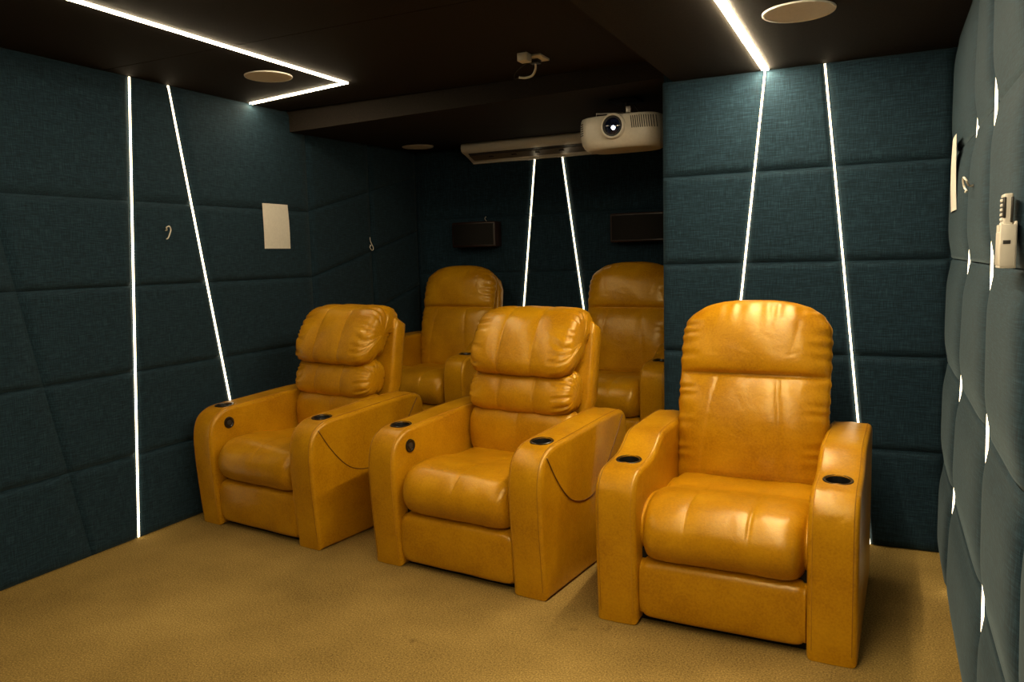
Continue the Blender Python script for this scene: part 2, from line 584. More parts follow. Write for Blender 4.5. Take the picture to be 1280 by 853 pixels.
def arm(root, side, x_c, width, profile, cup_y, cup_z, tilt, port=None):
    vs, fs, loop = arm_mesh(profile, width)
    vs = [(x + x_c, y, z) for x, y, z in vs]
    o = mesh('armrest', vs, fs, LEATHER, root, True, 0.9)
    R = Matrix.Rotation(tilt, 4, 'X')
    def cyl(r, depth, z_top):
        bm = bmesh.new()
        bmesh.ops.create_cone(bm, cap_ends=True, segments=32, radius1=r, radius2=r, depth=depth,
                              matrix=Matrix.Translation((x_c, cup_y, cup_z)) @ R @ Matrix.Translation((0, 0, z_top - depth / 2)))
        return bm_obj('cutter', bm, BLACK, None)
    cut = [cyl(0.043, 0.14, 0.06)]
    o.parent = None
    carve(o, cut)
    o.parent = root
    # cup holder: ring and well
    prof = [(0.0005, -0.075), (0.040, -0.075), (0.0425, -0.002), (0.0445, 0.0025), (0.050, 0.0035), (0.053, 0.001), (0.053, -0.003), (0.0428, -0.004)]
    n = 36
    cv_, cf = [], []
    for (r, h) in prof:
        for k in range(n):
            a = 2 * PI * k / n
            q = Matrix.Translation((x_c, cup_y, cup_z)) @ R @ Vector((r * math.cos(a), r * math.sin(a), h))
            cv_.append(q)
    for i in range(len(prof) - 1):
        for k in range(n):
            k2 = (k + 1) % n
            cf.append((i * n + k, i * n + k2, (i + 1) * n + k2, (i + 1) * n + k))
    cf.append(tuple(range(n)))
    c = mesh('cup_holder', cv_, cf, BLACK, o, True, 0.7)
    c['label'] = 'black round cup holder'
    # stitched seams following both upper edges of the armrest
    top = catmull(profile, 10, False)
    top = [q for q in top if q[1] > 0.03 and q[0] < profile[-2][0] + 0.0]
    for sg in (-1, 1):
        pts = [(x_c + sg * (width / 2 - 0.018), q[0], q[1]) for q in top]
        pts = [(p[0], p[1], p[2]) for p in pts]
        # lift to the surface
        out = []
        for i, p in enumerate(pts):
            a = np.array(pts[max(i - 1, 0)][1:])
            b_ = np.array(pts[min(i + 1, len(pts) - 1)][1:])
            d = b_ - a
            d = d / (np.linalg.norm(d) + 1e-9)
            nn = np.array([-d[1], d[0]])
            out.append((p[0], p[1] + nn[0] * 0.0005, p[2] + nn[1] * 0.0005))
        tube('stitched_seam', out, 0.0013, SEAM if sg * side > 0 else THREAD, o, 5)
    if port:
        px, py, pz = port
        lathe('control_port', [(0.0005, 0.003), (0.020, 0.003), (0.023, 0.006), (0.030, 0.007), (0.032, 0.003), (0.032, -0.006)], BLACK, o, 28, 'x', (px, py, pz))['label'] = 'black round control button inside the armrest'
        lathe('port_button', [(0.0005, 0.0055), (0.014, 0.005), (0.015, 0.002)], GREY, o, 20, 'x', (px, py, pz))
    return o

def roll(name, profile, width, root, x_c=0.0, p=5.0, q=2.4, seams=(), gathers=0.0, g_start=0.62, g_n=22, nU=110, nS=84, wob=0.003, seed=0.0, seam_range=None, end_min=0.05, mat=None):
    """Stuffed cushion: a closed (y, z) profile swept across x with rounded, gathered ends."""
    loop = resample(catmull(profile, 12, True), nS)
    c = loop.mean(0)
    nxt, prv = np.roll(loop, -1, 0), np.roll(loop, 1, 0)
    t = nxt - prv
    t /= np.linalg.norm(t, axis=1)[:, None] + 1e-9
    area = 0.5 * np.sum(loop[:, 0] * nxt[:, 1] - nxt[:, 0] * loop[:, 1])
    nrm = np.stack([t[:, 1], -t[:, 0]], 1) * (1 if area > 0 else -1)   # outward
    lin_ = np.linspace(-1, 1, nU)
    us = 0.5 * lin_ + 0.5 * np.sin(lin_ * PI / 2)
    vs, fs = [], []
    for i, u in enumerate(us):
        k = max(end_min, (1 - abs(u) ** p) ** (1 / q))
        # blend so thin dimensions keep their height longer than a pure scale
        base = c + (loop - c) * (0.25 * min(1.0, k * 1.6) + 0.75 * k)
        x = u * width / 2
        for j in range(nS):
            s = j / nS
            d = 0.0
            if gathers:
                g = min(1.0, max(0.0, (abs(u) - g_start) / (1.0 - g_start)))
                g = g ** 0.8 * (1 - max(0.0, (abs(u) - 0.93) / 0.07) * 0.7)
                ph = noise.noise(Vector((s * 9.0, seed + (3.7 if u > 0 else 0), abs(u) * 1.5))) * 2.6
                f = 1 - 2 * abs(math.sin(PI * g_n * s + ph * 1.6)) ** 0.8
                amp = 0.6 + 0.8 * noise.noise(Vector((s * 14.0, seed + 9.1, (1 if u > 0 else -1) * 3.0)))
                d -= gathers * g * (0.5 + 0.5 * f) * amp
            for (sx, depth) in seams:
                du = abs(u - sx) * width / 2
                lo, hi = seam_range if seam_range else (0, 1)
                fade = min(1.0, max(0.0, (s - lo) / 0.05)) * min(1.0, max(0.0, (hi - s) / 0.05)) if seam_range else 1.0
                if fade > 0:
                    d -= fade * depth * math.exp(-(du / 0.0045) ** 2) + fade * depth * 0.6 * math.exp(-(du / 0.03) ** 2)
            d += wob * noise.noise(Vector((x * 7 + seed, base[j][0] * 7, base[j][1] * 7)))
            vs.append((x + x_c, base[j][0] + nrm[j][0] * d, base[j][1] + nrm[j][1] * d))
    for i in range(nU - 1):
        for j in range(nS):
            j2 = (j + 1) % nS
            fs.append((i * nS + j, i * nS + j2, (i + 1) * nS + j2, (i + 1) * nS + j))
    fs.append(tuple(range(nS)))
    fs.append(tuple(range((nU - 1) * nS, nU * nS)))
    return mesh(name, vs, fs, mat or LEATHER, root, True)

def slab(name, path, halfw, thick, root, mat, bev=0.02):
    """Upholstered back shell: a path in (y, z) with half width per point, given a thickness backwards."""
    n = len(path)
    vs, fs = [], []
    k = 12
    for i, (y, z) in enumerate(path):
        a = np.array(path[max(i - 1, 0)])
        b_ = np.array(path[min(i + 1, n - 1)])
        d = (b_ - a) / np.linalg.norm(b_ - a)
        nb = np.array([d[1], -d[0]])       # backwards
        w = halfw[i]
        ring = []
        e = bev
        T = thick * (1.0 if i < n - 1 else 0.6)
        for (x, o) in ((-w + e, 0), (w - e, 0), (w - e * 0.3, e * 0.3), (w, e), (w, T - e), (w - e * 0.3, T - e * 0.3), (w - e, T), (-w + e, T), (-w + e * 0.3, T - e * 0.3), (-w, T - e), (-w, e), (-w + e * 0.3, e * 0.3)):
            ring.append((x, y + nb[0] * o, z + nb[1] * o))
        vs += ring
    for i in range(n - 1):
        for j in range(k):
            j2 = (j + 1) % k
            fs.append((i * k + j, i * k + j2, (i + 1) * k + j2, (i + 1) * k + j))
    fs.append(tuple(range(k)))
    fs.append(tuple(range((n - 1) * k, n * k)))
    return mesh(name, vs, fs, mat, root, True, 0.9)

W = 0.478
AW = 0.168
IN = W - AW      # inner half width

def base_parts(root, rear):
    box('base_frame', (-IN - 0.01, 0.09, 0.0), (IN + 0.01, rear - 0.05, 0.30), MATTE_BLACK, root, 0.01)

def footrest(root, seed):
    prof = [(0.052, 0.032), (0.036, 0.06), (0.028, 0.15), (0.033, 0.235), (0.055, 0.262), (0.10, 0.262), (0.12, 0.15), (0.10, 0.032)]
    return roll('footrest_panel', prof, 2 * IN - 0.006, root, p=26, q=3, wob=0.002, seed=seed, nU=60, nS=64, end_min=0.85)

def pillow_recliner():
    root = empty('recliner_chair')
    prof = [(0.035, 0.002), (0.016, 0.20), (0.002, 0.40), (0.004, 0.52), (0.030, 0.60), (0.085, 0.642), (0.16, 0.658), (0.35, 0.668), (0.55, 0.680), (0.78, 0.688), (0.845, 0.677), (0.880, 0.64), (0.885, 0.55), (0.885, 0.25), (0.885, 0.002)]
    arm(root, -1, -W + AW / 2, AW, prof, 0.165, 0.659, 0.06, port=(-IN + 0.001, 0.125, 0.572))
    ra = arm(root, 1, W - AW / 2, AW, prof, 0.165, 0.659, 0.06)
    base_parts(root, 0.95)
    footrest(root, 1.0)
    seat = [(0.060, 0.275), (0.020, 0.300), (-0.004, 0.360), (0.012, 0.430), (0.070, 0.482), (0.170, 0.500), (0.30, 0.492), (0.42, 0.474), (0.55, 0.468), (0.66, 0.462), (0.70, 0.40), (0.66, 0.30), (0.40, 0.272), (0.20, 0.272)]
    roll('seat_cushion', seat, 2 * IN - 0.004, root, p=14, q=2.6, seams=((0.05, 0.004),), seam_range=(0.08, 0.45), wob=0.004, seed=2.0, end_min=0.72)
    # stacked back pillows
    lum = [(0.600, 0.440), (0.585, 0.50), (0.580, 0.57), (0.592, 0.64), (0.630, 0.690), (0.70, 0.705), (0.745, 0.66), (0.74, 0.55), (0.71, 0.45), (0.65, 0.425)]
    roll('lumbar_cushion', lum, 2 * IN + 0.0, root, p=8, q=2.6, seams=((0.0, 0.004),), wob=0.003, seed=3.0, end_min=0.35)
    mid = [(0.650, 0.668), (0.600, 0.675), (0.574, 0.715), (0.584, 0.785), (0.622, 0.852), (0.672, 0.888), (0.735, 0.890), (0.785, 0.85), (0.785, 0.76), (0.745, 0.68)]
    roll('middle_back_cushion', mid, 2 * IN - 0.006, root, p=9, q=2.5, seams=((-0.34, 0.005), (0.34, 0.005)), gathers=0.034, g_start=0.66, wob=0.005, seed=4.0, end_min=0.12)
    head = [(0.715, 0.872), (0.645, 0.852), (0.590, 0.868), (0.572, 0.915), (0.598, 0.990), (0.648, 1.085), (0.715, 1.160), (0.790, 1.190), (0.865, 1.192), (0.925, 1.165), (0.945, 1.100), (0.900, 1.050), (0.825, 0.990), (0.775, 0.910)]
    roll('head_pillow', head, 2 * IN - 0.008, root, p=9, q=2.5, seams=((-0.34, 0.005), (0.30, 0.005)), gathers=0.044, g_start=0.60, wob=0.006, seed=5.0, g_n=26, end_min=0.12)
    slab('back_shell', [(0.735, 0.36), (0.777, 0.68), (0.786, 0.735), (0.840, 1.05), (0.852, 1.105), (0.872, 1.128)], [IN - 0.004, IN - 0.004, IN + 0.014, IN + 0.014, IN + 0.012, IN - 0.012], 0.095, root, LEATHER)
    # thin cable hanging down the outer side of the armrest
    pts = catmull([(0.055, 0.618), (0.14, 0.50), (0.24, 0.40), (0.34, 0.355), (0.46, 0.345), (0.56, 0.38), (0.66, 0.475), (0.76, 0.585), (0.82, 0.66)], 8)
    c = tube('hanging_cable', [(W + 0.002, y, z) for y, z in pts], 0.0024, CABLE, ra, 6)
    c['label'] = 'thin cable sagging along the outer armrest'
    return root

def back_cushion(root):
    nV, nU = 130, 84
    A = np.array((0.625, 0.40))
    B = np.array((0.815, 1.235))
    d = (B - A) / np.linalg.norm(B - A)
    nf = np.array([-d[1], d[0]])     # forwards
    vs, fs = [], []
    vc = 0.605
    for side in (0, 1):
        for j in range(nV):
            v = j / (nV - 1)
            v = 1 - (1 - v) ** 1.15
            w = 0.312 + 0.012 * math.sin(min(1, v / 0.62) * PI / 2)
            if v > 0.76:
                w *= max(0.0, 1 - ((v - 0.76) / 0.24) ** 3.0) ** (1 / 2.5)
            if v < 0.05:
                w *= 0.94 + 0.06 * (v / 0.05)
            bow = 0.030 * math.sin(PI * min(1, v * 1.05)) - 0.010
            for i in range(nU):
                u = -1 + 2 * i / (nU - 1)
                u = 0.6 * u + 0.4 * math.sin(u * PI / 2)
                edge = max(0.0, 1 - abs(u) ** 4.0) ** 0.5
                topf = max(0.0, 1 - max(0.0, (v - 0.78) / 0.22) ** 3.0) ** 0.5
                botf = min(1.0, 0.55 + v / 0.10 * 0.45)
                lower = 0.050 * max(0.0, math.sin(PI * min(1, (v / vc)) ** 1.3)) ** 0.6 if v < vc else 0.0
                tt = (v - vc) / (1 - vc)
                upper = 0.075 * (max(0.0, tt) ** 0.28) * (1 - 0.25 * max(0, tt)) if v >= vc else 0.0
                T = 0.045 + lower + upper
                gz = min(1.0, max(0.0, (abs(u) - 0.66) / 0.34))
                gt = min(1.0, max(0.0, (v - 0.86) / 0.08)) * min(1.0, max(0.0, (1.0 - v) / 0.05))
                ph = noise.noise(Vector((v * 8, 1.3 if u > 0 else 5.2, 0.2)))
                fold = 0.5 + 0.5 * math.cos(2 * PI * 15 * v + 7 * ph)
                fold2 = 0.5 + 0.5 * math.cos(2 * PI * u * w / 0.062 + 5 * noise.noise(Vector((u * w * 9, 0.4, 7.7))))
                amp = 0.7 + 0.7 * noise.noise(Vector((v * 11, u * 1.2, 2.2)))
                D = -0.012 * gz * fold * amp - 0.0018 * gt * fold2
                for (s0, s1, v0, v1) in ((-0.42, -0.64, 0.60, 0.08), (0.34, 0.48, 0.60, 0.08), (-0.62, -0.5, 0.88, 0.70), (0.62, 0.5, 0.88, 0.70)):
                    if min(v0, v1) < v < max(v0, v1):
                        us = s0 + (s1 - s0) * (v - v0) / (v1 - v0)
                        du = abs(u - us) * w
                        D -= (1.0 if v0 < 0.65 else 0.4) * (0.0035 * math.exp(-(du / 0.005) ** 2) + 0.003 * math.exp(-(du / 0.03) ** 2))
                D -= 0.010 * math.exp(-((v - vc) / 0.010) ** 2)
                P = A + (B - A) * v
                x = u * w * (1 - 0.016 * gz * fold - 0.0)
                if side == 0:
                    o = T * edge * topf * botf + D * edge + bow
                else:
                    o = -0.055 * edge * topf + bow
                o += 0.004 * noise.noise(Vector((x * 8, v * 7, side * 5.0)))*edge
                zz = -0.002 * gt * fold2
                vs.append((x, P[0] + nf[0] * o, P[1] + nf[1] * o + zz))
    m = nV * nU
    for s in (0, 1):
        for j in range(nV - 1):
            for i in range(nU - 1):
                a = s * m + j * nU + i
                fs.append((a, a + 1, a + nU + 1, a + nU))
    for j in range(nV - 1):
        for i in (0, nU - 1):
            a = j * nU + i
            fs.append((a, a + nU, a + nU + m, a + m))
    for i in range(nU - 1):
        a = i
        fs.append((a, a + 1, a + 1 + m, a + m))
    o = mesh('back_cushion', vs, fs, LEATHER, root, True)
    return o

def smooth_recliner():
    root = empty('recliner_chair')
    prof = [(0.020, 0.002), (0.008, 0.20), (0.0, 0.40), (0.002, 0.50), (0.018, 0.565), (0.062, 0.604), (0.12, 0.616), (0.20, 0.622), (0.265, 0.632), (0.32, 0.655), (0.375, 0.685), (0.43, 0.698), (0.55, 0.702), (0.80, 0.703), (0.865, 0.692), (0.895, 0.655), (0.90, 0.55), (0.90, 0.25), (0.90, 0.002)]
    arm(root, -1, -W + AW / 2, AW, prof, 0.185, 0.621, 0.075)
    arm(root, 1, W - AW / 2, AW, prof, 0.185, 0.621, 0.075)
    base_parts(root, 0.95)
    footrest(root, 6.0)
    seat = [(0.060, 0.270), (0.018, 0.290), (-0.012, 0.345), (-0.004, 0.420), (0.050, 0.480), (0.150, 0.505), (0.27, 0.500), (0.36, 0.478), (0.42, 0.468), (0.50, 0.474), (0.60, 0.476), (0.68, 0.46), (0.72, 0.40), (0.66, 0.30), (0.40, 0.268), (0.20, 0.268)]
    roll('seat_cushion', seat, 2 * IN - 0.002, root, p=14, q=2.6, seams=((-0.40, 0.005), (0.36, 0.005)), seam_range=(0.08, 0.40), wob=0.004, seed=7.0, end_min=0.72)
    back_cushion(root)
    slab('back_shell', [(0.69, 0.36), (0.745, 0.60), (0.815, 0.90), (0.848, 1.05), (0.862, 1.12), (0.875, 1.17), (0.885, 1.195)], [IN - 0.006, IN - 0.004, IN - 0.002, IN - 0.008, IN - 0.035, IN - 0.09, IN - 0.16], 0.085, root, LEATHER)
    return root

def copy_tree(o, parent=None):
    c = o.copy()
    COL.objects.link(c)
    c.parent = parent
    for ch in list(o.children):
        copy_tree(ch, c)
    return c

def place(o, x, y, z, deg, label, group):
    """x: centre, y: front line of the chair."""
    a = math.radians(deg)
    o.location = (x, y, z)
    o.rotation_euler = (0, 0, a)
    tag(o, label, 'recliner', group)

chB = pillow_recliner()
chA = copy_tree(chB)
chC = smooth_recliner()
chD = copy_tree(chC)
chE = copy_tree(chC)
place(chA, -3.010, 3.020, 0, -7.5, 'mustard leather recliner with stacked back pillows, armrest up against the long teal wall', 'front row recliners')
place(chB, -1.728, 2.905, 0, -6.5, 'mustard leather recliner with stacked back pillows, between the two other front row seats', 'front row recliners')
place(chC, -0.530, 2.795, 0, -1.6, 'mustard leather recliner with smooth high back, standing in front of the pier wall', 'front row recliners')
place(chD, -3.045, 4.600, RISER, -3.0, 'smooth-backed mustard recliner on the riser, in the corner of the recess by the long wall', 'second row recliners')
place(chE, -1.652, 4.600, RISER, -3.0, 'smooth-backed mustard recliner on the riser, half hidden behind the pier wall', 'second row recliners')
ct = box('care_tag', (-0.232, 0.520, 0.515), (-0.200, 0.535, 0.550), BLACK, chE)
ct['label'] = 'small black tag with a white mark'
box('printed_mark', (-0.222, 0.5188, 0.522), (-0.210, 0.5205, 0.536), WHITE, ct)

# ------------------------------------------------------------------ ceiling speakers
def ceiling_speaker(x, y, z, r, label):
    root = empty('ceiling_speaker', (x, y, z))
    lathe('speaker_frame', [(r * 0.90, -0.004), (r * 0.93, -0.007), (r * 0.985, -0.006), (r, -0.001), (r, 0.004), (r * 0.90, 0.004)], WHITE, root, 48, caps=False)
    lathe('speaker_grille', [(0.0005, -0.0065), (r * 0.6, -0.0062), (r * 0.90, -0.0045), (r * 0.905, 0.002)], WHITE, root, 48)
    tag(root, label, 'speaker', 'round ceiling speakers')

ceiling_speaker(-2.99, 3.318, HL, 0.125, 'round white ceiling speaker inside the bend of the ceiling light strip')
ceiling_speaker(-0.305, 3.165, HR, 0.130, 'round white ceiling speaker in the soffit beside the straight light strip')
ceiling_speaker(-3.36, 5.38, 2.349, 0.125, 'round white ceiling speaker in the lowered ceiling near the air conditioner')

# ------------------------------------------------------------------ wall speakers on the back wall
def wall_speaker(x0, x1, z0, z1, label):
    root = empty('wall_speaker', ((x0 + x1) / 2, YB, z0))
    hw, hh, dp = (x1 - x0) / 2, z1 - z0, 0.15
    # cabinet with a gently bowed front
    vs, fs = [], []
    n = 13
    for (zz, s) in ((0.004, 0.985), (0.012, 1.0), (hh - 0.012, 1.0), (hh - 0.004, 0.985)):
        pass
    prof = []
    for i in range(n):
        t = -1 + 2 * i / (n - 1)
        prof.append((t * hw, -dp + 0.035 * t * t))
    prof += [(hw, -0.002), (-hw, -0.002)]
    for (zz, s) in ((0.0, 0.97), (0.008, 1.0), (hh - 0.008, 1.0), (hh, 0.97)):
        for (x, y) in prof:
            vs.append((x * s, y * s if y < -0.01 else y, zz))
    m = len(prof)
    for k in range(3):
        for j in range(m):
            j2 = (j + 1) % m
            fs.append((k * m + j, k * m + j2, k * m + m + j2, k * m + m + j))
    fs += [tuple(range(m)), tuple(range(3 * m, 4 * m))]
    mesh('cabinet', vs, fs, BROWN, root, True, 0.5)
    vs, fs = [], []
    for i in range(n):
        t = -1 + 2 * i / (n - 1)
        for zz in (0.016, hh - 0.016):
            vs.append((t * (hw - 0.014), -dp + 0.035 * t * t * 0.93 - 0.006, zz))
        for zz in (0.016, hh - 0.016):
            vs.append((t * (hw - 0.014), -dp + 0.035 * t * t * 0.93 + 0.004, zz))
    for i in range(n - 1):
        a, b_ = i * 4, i * 4 + 4
        fs += [(a, a + 1, b_ + 1, b_), (a + 2, a + 3, b_ + 3, b_ + 2), (a, a + 2, b_ + 2, b_), (a + 1, a + 3, b_ + 3, b_ + 1)]
    fs += [(0, 1, 3, 2), (4 * n - 4, 4 * n - 3, 4 * n - 1, 4 * n - 2)]
    mesh('cloth_grille', vs, fs, MATTE_BLACK, root, True, 0.5)
    tag(root, label, 'speaker', 'dark surround speakers')
    return root

wall_speaker(-3.19, -2.80, 1.545, 1.745, 'dark box speaker on the recess back wall above the corner recliner')
wall_speaker(-1.84, -1.40, 1.545, 1.755, 'dark box speaker on the recess back wall under the projector')

# ------------------------------------------------------------------ air conditioner
def air_conditioner():
    x0, x1 = -3.03, -1.86
    L = x1 - x0
    root = empty('air_conditioner', ((x0 + x1) / 2, YB, 2.21))
    # outer casing profile (y towards the wall is 0), z up from the bottom lip
    prof = catmull([(0.0, 0.012), (-0.035, 0.010), (-0.06, 0.022), (-0.155, 0.058), (-0.205, 0.072), (-0.228, 0.090), (-0.232, 0.118), (-0.222, 0.138), (-0.20, 0.142), (-0.05, 0.142), (0.0, 0.142)], 5)
    m = len(prof)
    vs, fs = [], []
    st = [(-L / 2, 0.93), (-L / 2 + 0.006, 0.98), (-L / 2 + 0.015, 1.0), (L / 2 - 0.015, 1.0), (L / 2 - 0.006, 0.98), (L / 2, 0.93)]
    for (x, s) in st:
        for (y, z) in prof:
            vs.append((x, y * s, 0.08 + (z - 0.08) * s))
    for i in range(len(st) - 1):
        for j in range(m):
            j2 = (j + 1) % m
            fs.append((i * m + j, i * m + j2, (i + 1) * m + j2, (i + 1) * m + j))
    fs += [tuple(range(m)), tuple(range((len(st) - 1) * m, len(st) * m))]
    body = mesh('casing', vs, fs, PLASTIC, root, True, 0.7)
    # air outlet: dark slot along the sloping underside, with a louver and fins
    def slope(y):
        return 0.022 + (-(y) - 0.06) * (0.072 - 0.022) / 0.145
    xa, xb = -L / 2 + 0.05, L / 2 - 0.05
    def plate(name, ya, yb, lift, th, mat):
        za, zb = slope(ya) - lift, slope(yb) - lift
        v = [(xa, ya, za), (xb, ya, za), (xb, yb, zb), (xa, yb, zb), (xa, ya, za + th), (xb, ya, za + th), (xb, yb, zb + th), (xa, yb, zb + th)]
        return mesh(name, v, [(0, 1, 2, 3), (4, 5, 6, 7), (0, 1, 5, 4), (1, 2, 6, 5), (2, 3, 7, 6), (3, 0, 4, 7)], mat, root, False)
    plate('air_outlet', -0.075, -0.185, 0.004, 0.01, GREY)
    plate('louver', -0.085, -0.165, 0.010, 0.004, AC_LOUVER)
    for k in range(5):
        x = xa + (xb - xa) * (k + 0.9) / 5.4
        box('louver_pivot', (x - 0.018, -0.150, slope(-0.15) - 0.018), (x + 0.018, -0.120, slope(-0.12) - 0.006), MATTE_BLACK, root, 0.003)
    box('bottom_lip', (-L / 2 + 0.01, -0.040, 0.002), (L / 2 - 0.01, -0.002, 0.012), PLASTIC, root, 0.003)
    tag(root, 'slim ivory wall air conditioner under the lowered ceiling behind the projector', 'air conditioner')

AC_LOUVER = plain('brown_louver_plastic', (0.11, 0.085, 0.055), 0.4)
air_conditioner()

# ------------------------------------------------------------------ projector
def projector():
    root = empty('ceiling_projector', (-1.400, 4.340, 2.352), math.radians(-2.0))
    hw, dp, h = 0.245, 0.34, 0.185
    top = -0.105
    # plan outline of the shell, rounded at the front
    outline = []
    n = 40
    for i in range(n):
        a = 2 * PI * i / n
        c, s = math.cos(a), math.sin(a)
        ex = 2 / 3.4
        outline.append((hw * math.copysign(abs(c) ** ex, c), dp / 2 + dp / 2 * math.copysign(abs(s) ** ex, s)))
    rings = [(0.0, 0.90), (-0.004, 0.955), (-0.018, 0.99), (-0.05, 1.0), (-0.105, 1.0), (-0.125, 0.985), (-0.150, 0.945), (-0.172, 0.87), (-0.183, 0.78), (-0.185, 0.72)]
    vs, fs = [], []
    for (z, s) in rings:
        for (x, y) in outline:
            vs.append((x * (0.35 + 0.65 * s), dp / 2 + (y - dp / 2) * s, top + z))
    for i in range(len(rings) - 1):
        for k in range(n):
            k2 = (k + 1) % n
            fs.append((i * n + k, i * n + k2, (i + 1) * n + k2, (i + 1) * n + k))
    fs += [tuple(range(n)), tuple(range((len(rings) - 1) * n, len(rings) * n))]
    body = mesh('shell', vs, fs, PLASTIC, root, True, 0.8)
    # lens: ring, barrel, glass, glowing core
    lx, lz = -0.005, top - 0.068
    o = lathe('lens_ring', [(0.058, -0.020), (0.062, -0.024), (0.069, -0.022), (0.072, -0.010), (0.073, 0.02), (0.058, 0.02)], PLASTIC, root, 40, 'y', (lx, 0, lz), caps=False)
    lathe('lens_barrel', [(0.059, -0.020), (0.056, -0.0165), (0.050, -0.014), (0.0005, -0.0135)], BLACK, o, 40, 'y', (lx, 0, lz))
    lathe('lens_glass', [(0.0005, -0.034), (0.018, -0.032), (0.034, -0.027), (0.046, -0.020), (0.052, -0.0150), (0.0005, -0.0142)], LENS, o, 40, 'y', (lx, 0, lz))
    lathe('lamp_glow', [(0.0005, -0.0345), (0.010, -0.0335), (0.0125, -0.029)], GLOW, o, 20, 'y', (lx + 0.010, 0, lz - 0.012))
    # front vents: slanting slats on one side, fine mesh on the other corner
    for k in range(12):
        x = 0.095 + k * 0.0118
        y = 0.0
        u = x / hw
        y = dp / 2 - dp / 2 * max(0.0, (1 - abs(u) ** 3.4)) ** (1 / 3.4)
        v = [(x, y - 0.0015, top - 0.018), (x + 0.0045, y - 0.0015, top - 0.018), (x + 0.0125, y - 0.0015, top - 0.086), (x + 0.008, y - 0.0015, top - 0.086)]
        v += [(p[0], p[1] + 0.004, p[2]) for p in v]
        mesh('vent_slot', v, [(0, 1, 2, 3), (4, 5, 6, 7), (0, 1, 5, 4), (1, 2, 6, 5), (2, 3, 7, 6), (3, 0, 4, 7)], GREY, body, False)
    for r in range(6):
        for k in range(9):
            a = PI + 0.14 + k * 0.075
            c, s = math.cos(a), math.sin(a)
            ex = 2 / 3.4
            x, y = hw * math.copysign(abs(c) ** ex, c), dp / 2 + dp / 2 * math.copysign(abs(s) ** ex, s)
            z = top - 0.035 - r * 0.0125
            box('vent_hole', (x - 0.0022, y - 0.0022, z - 0.003), (x + 0.0022, y + 0.0022, z + 0.003), GREY, body)
    # feet and ceiling bracket
    box('mount_plate', (-0.07, 0.10, -0.012), (0.09, 0.26, 0.0), MATTE_BLACK, root, 0.003)
    lathe('mount_pole', [(0.0005, -0.10), (0.02, -0.10), (0.02, -0.010), (0.0005, -0.010)], MATTE_BLACK, root, 20, 'z', (0.01, 0.18, 0))
    for (ax, ay) in ((-0.13, 0.06), (0.085, 0.03), (-0.13, 0.28), (0.15, 0.28)):
        bm = bmesh.new()
        add_box(bm, (min(ax, 0.01), min(ay, 0.18) , -0.103), (min(ax, 0.01) + 0.018, min(ay, 0.18) + 0.018, -0.097))
        bm.free()
        tube('mount_arm', [(0.01, 0.18, -0.075), (ax, ay, -0.082), (ax, ay, -0.108)], 0.006, METAL, root, 8)
    box('mount_tab', (0.072, -0.004, -0.106), (0.098, 0.003, -0.072), METAL, root, 0.002)
    tube('power_cable', catmull([(0.05, 0.33, -0.15), (0.06, 0.40, -0.12), (0.03, 0.38, -0.05), (0.02, 0.30, -0.005)], 6), 0.004, BLACK, root)
    tag(root, 'ivory ceiling projector with a big round glowing lens, hung by the pier wall', 'projector')

m, nt, b_ = new_mat('blue_black_lens_glass')
b_.inputs['Base Color'].default_value = (0.004, 0.006, 0.02, 1)
b_.inputs['Roughness'].default_value = 0.06
lw = N(nt, 'ShaderNodeTexCoord')
nz = N(nt, 'ShaderNodeTexNoise', Scale=30.0)
nt.links.new(lw.outputs['Object'], nz.inputs['Vector'])
nt.links.new(ramp(nt, nz.outputs['Fac'], [(0.3, (0.003, 0.005, 0.015)), (0.7, (0.01, 0.014, 0.04))]), b_.inputs['Base Color'])
LENS = m
GLOW = emit_mat('projector_lamp', (0.75, 0.85, 1.0), 8.0)
projector()

# ------------------------------------------------------------------ ceiling camera bracket
def ceiling_bracket():
    root = empty('ceiling_mount_bracket', (-1.60, 3.69, HL))
    box('junction_box', (-0.050, -0.105, -0.040), (0.004, -0.045, 0.0), PLASTIC, root, 0.004)
    box('mount_plate', (-0.050, -0.045, -0.012), (0.050, 0.075, 0.0), PLASTIC, root, 0.003)
    box('plug_socket', (-0.030, -0.010, -0.032), (0.020, 0.040, -0.012), BLACK, root, 0.004)
    tube('loose_cable', catmull([(-0.005, 0.020, -0.030), (-0.010, 0.030, -0.055), (-0.035, 0.045, -0.080), (-0.075, 0.050, -0.086), (-0.110, 0.050, -0.080)], 8), 0.006, WIRE, root)
    tube('thin_wire', catmull([(-0.110, 0.050, -0.080), (-0.135, 0.045, -0.085), (-0.115, 0.020, -0.060), (-0.06, 0.0, -0.035), (-0.02, 0.0, -0.025)], 8), 0.002, BLACK, root)
    tag(root, 'ivory ceiling plate and junction box with a loose dangling cable', 'bracket')

ceiling_bracket()

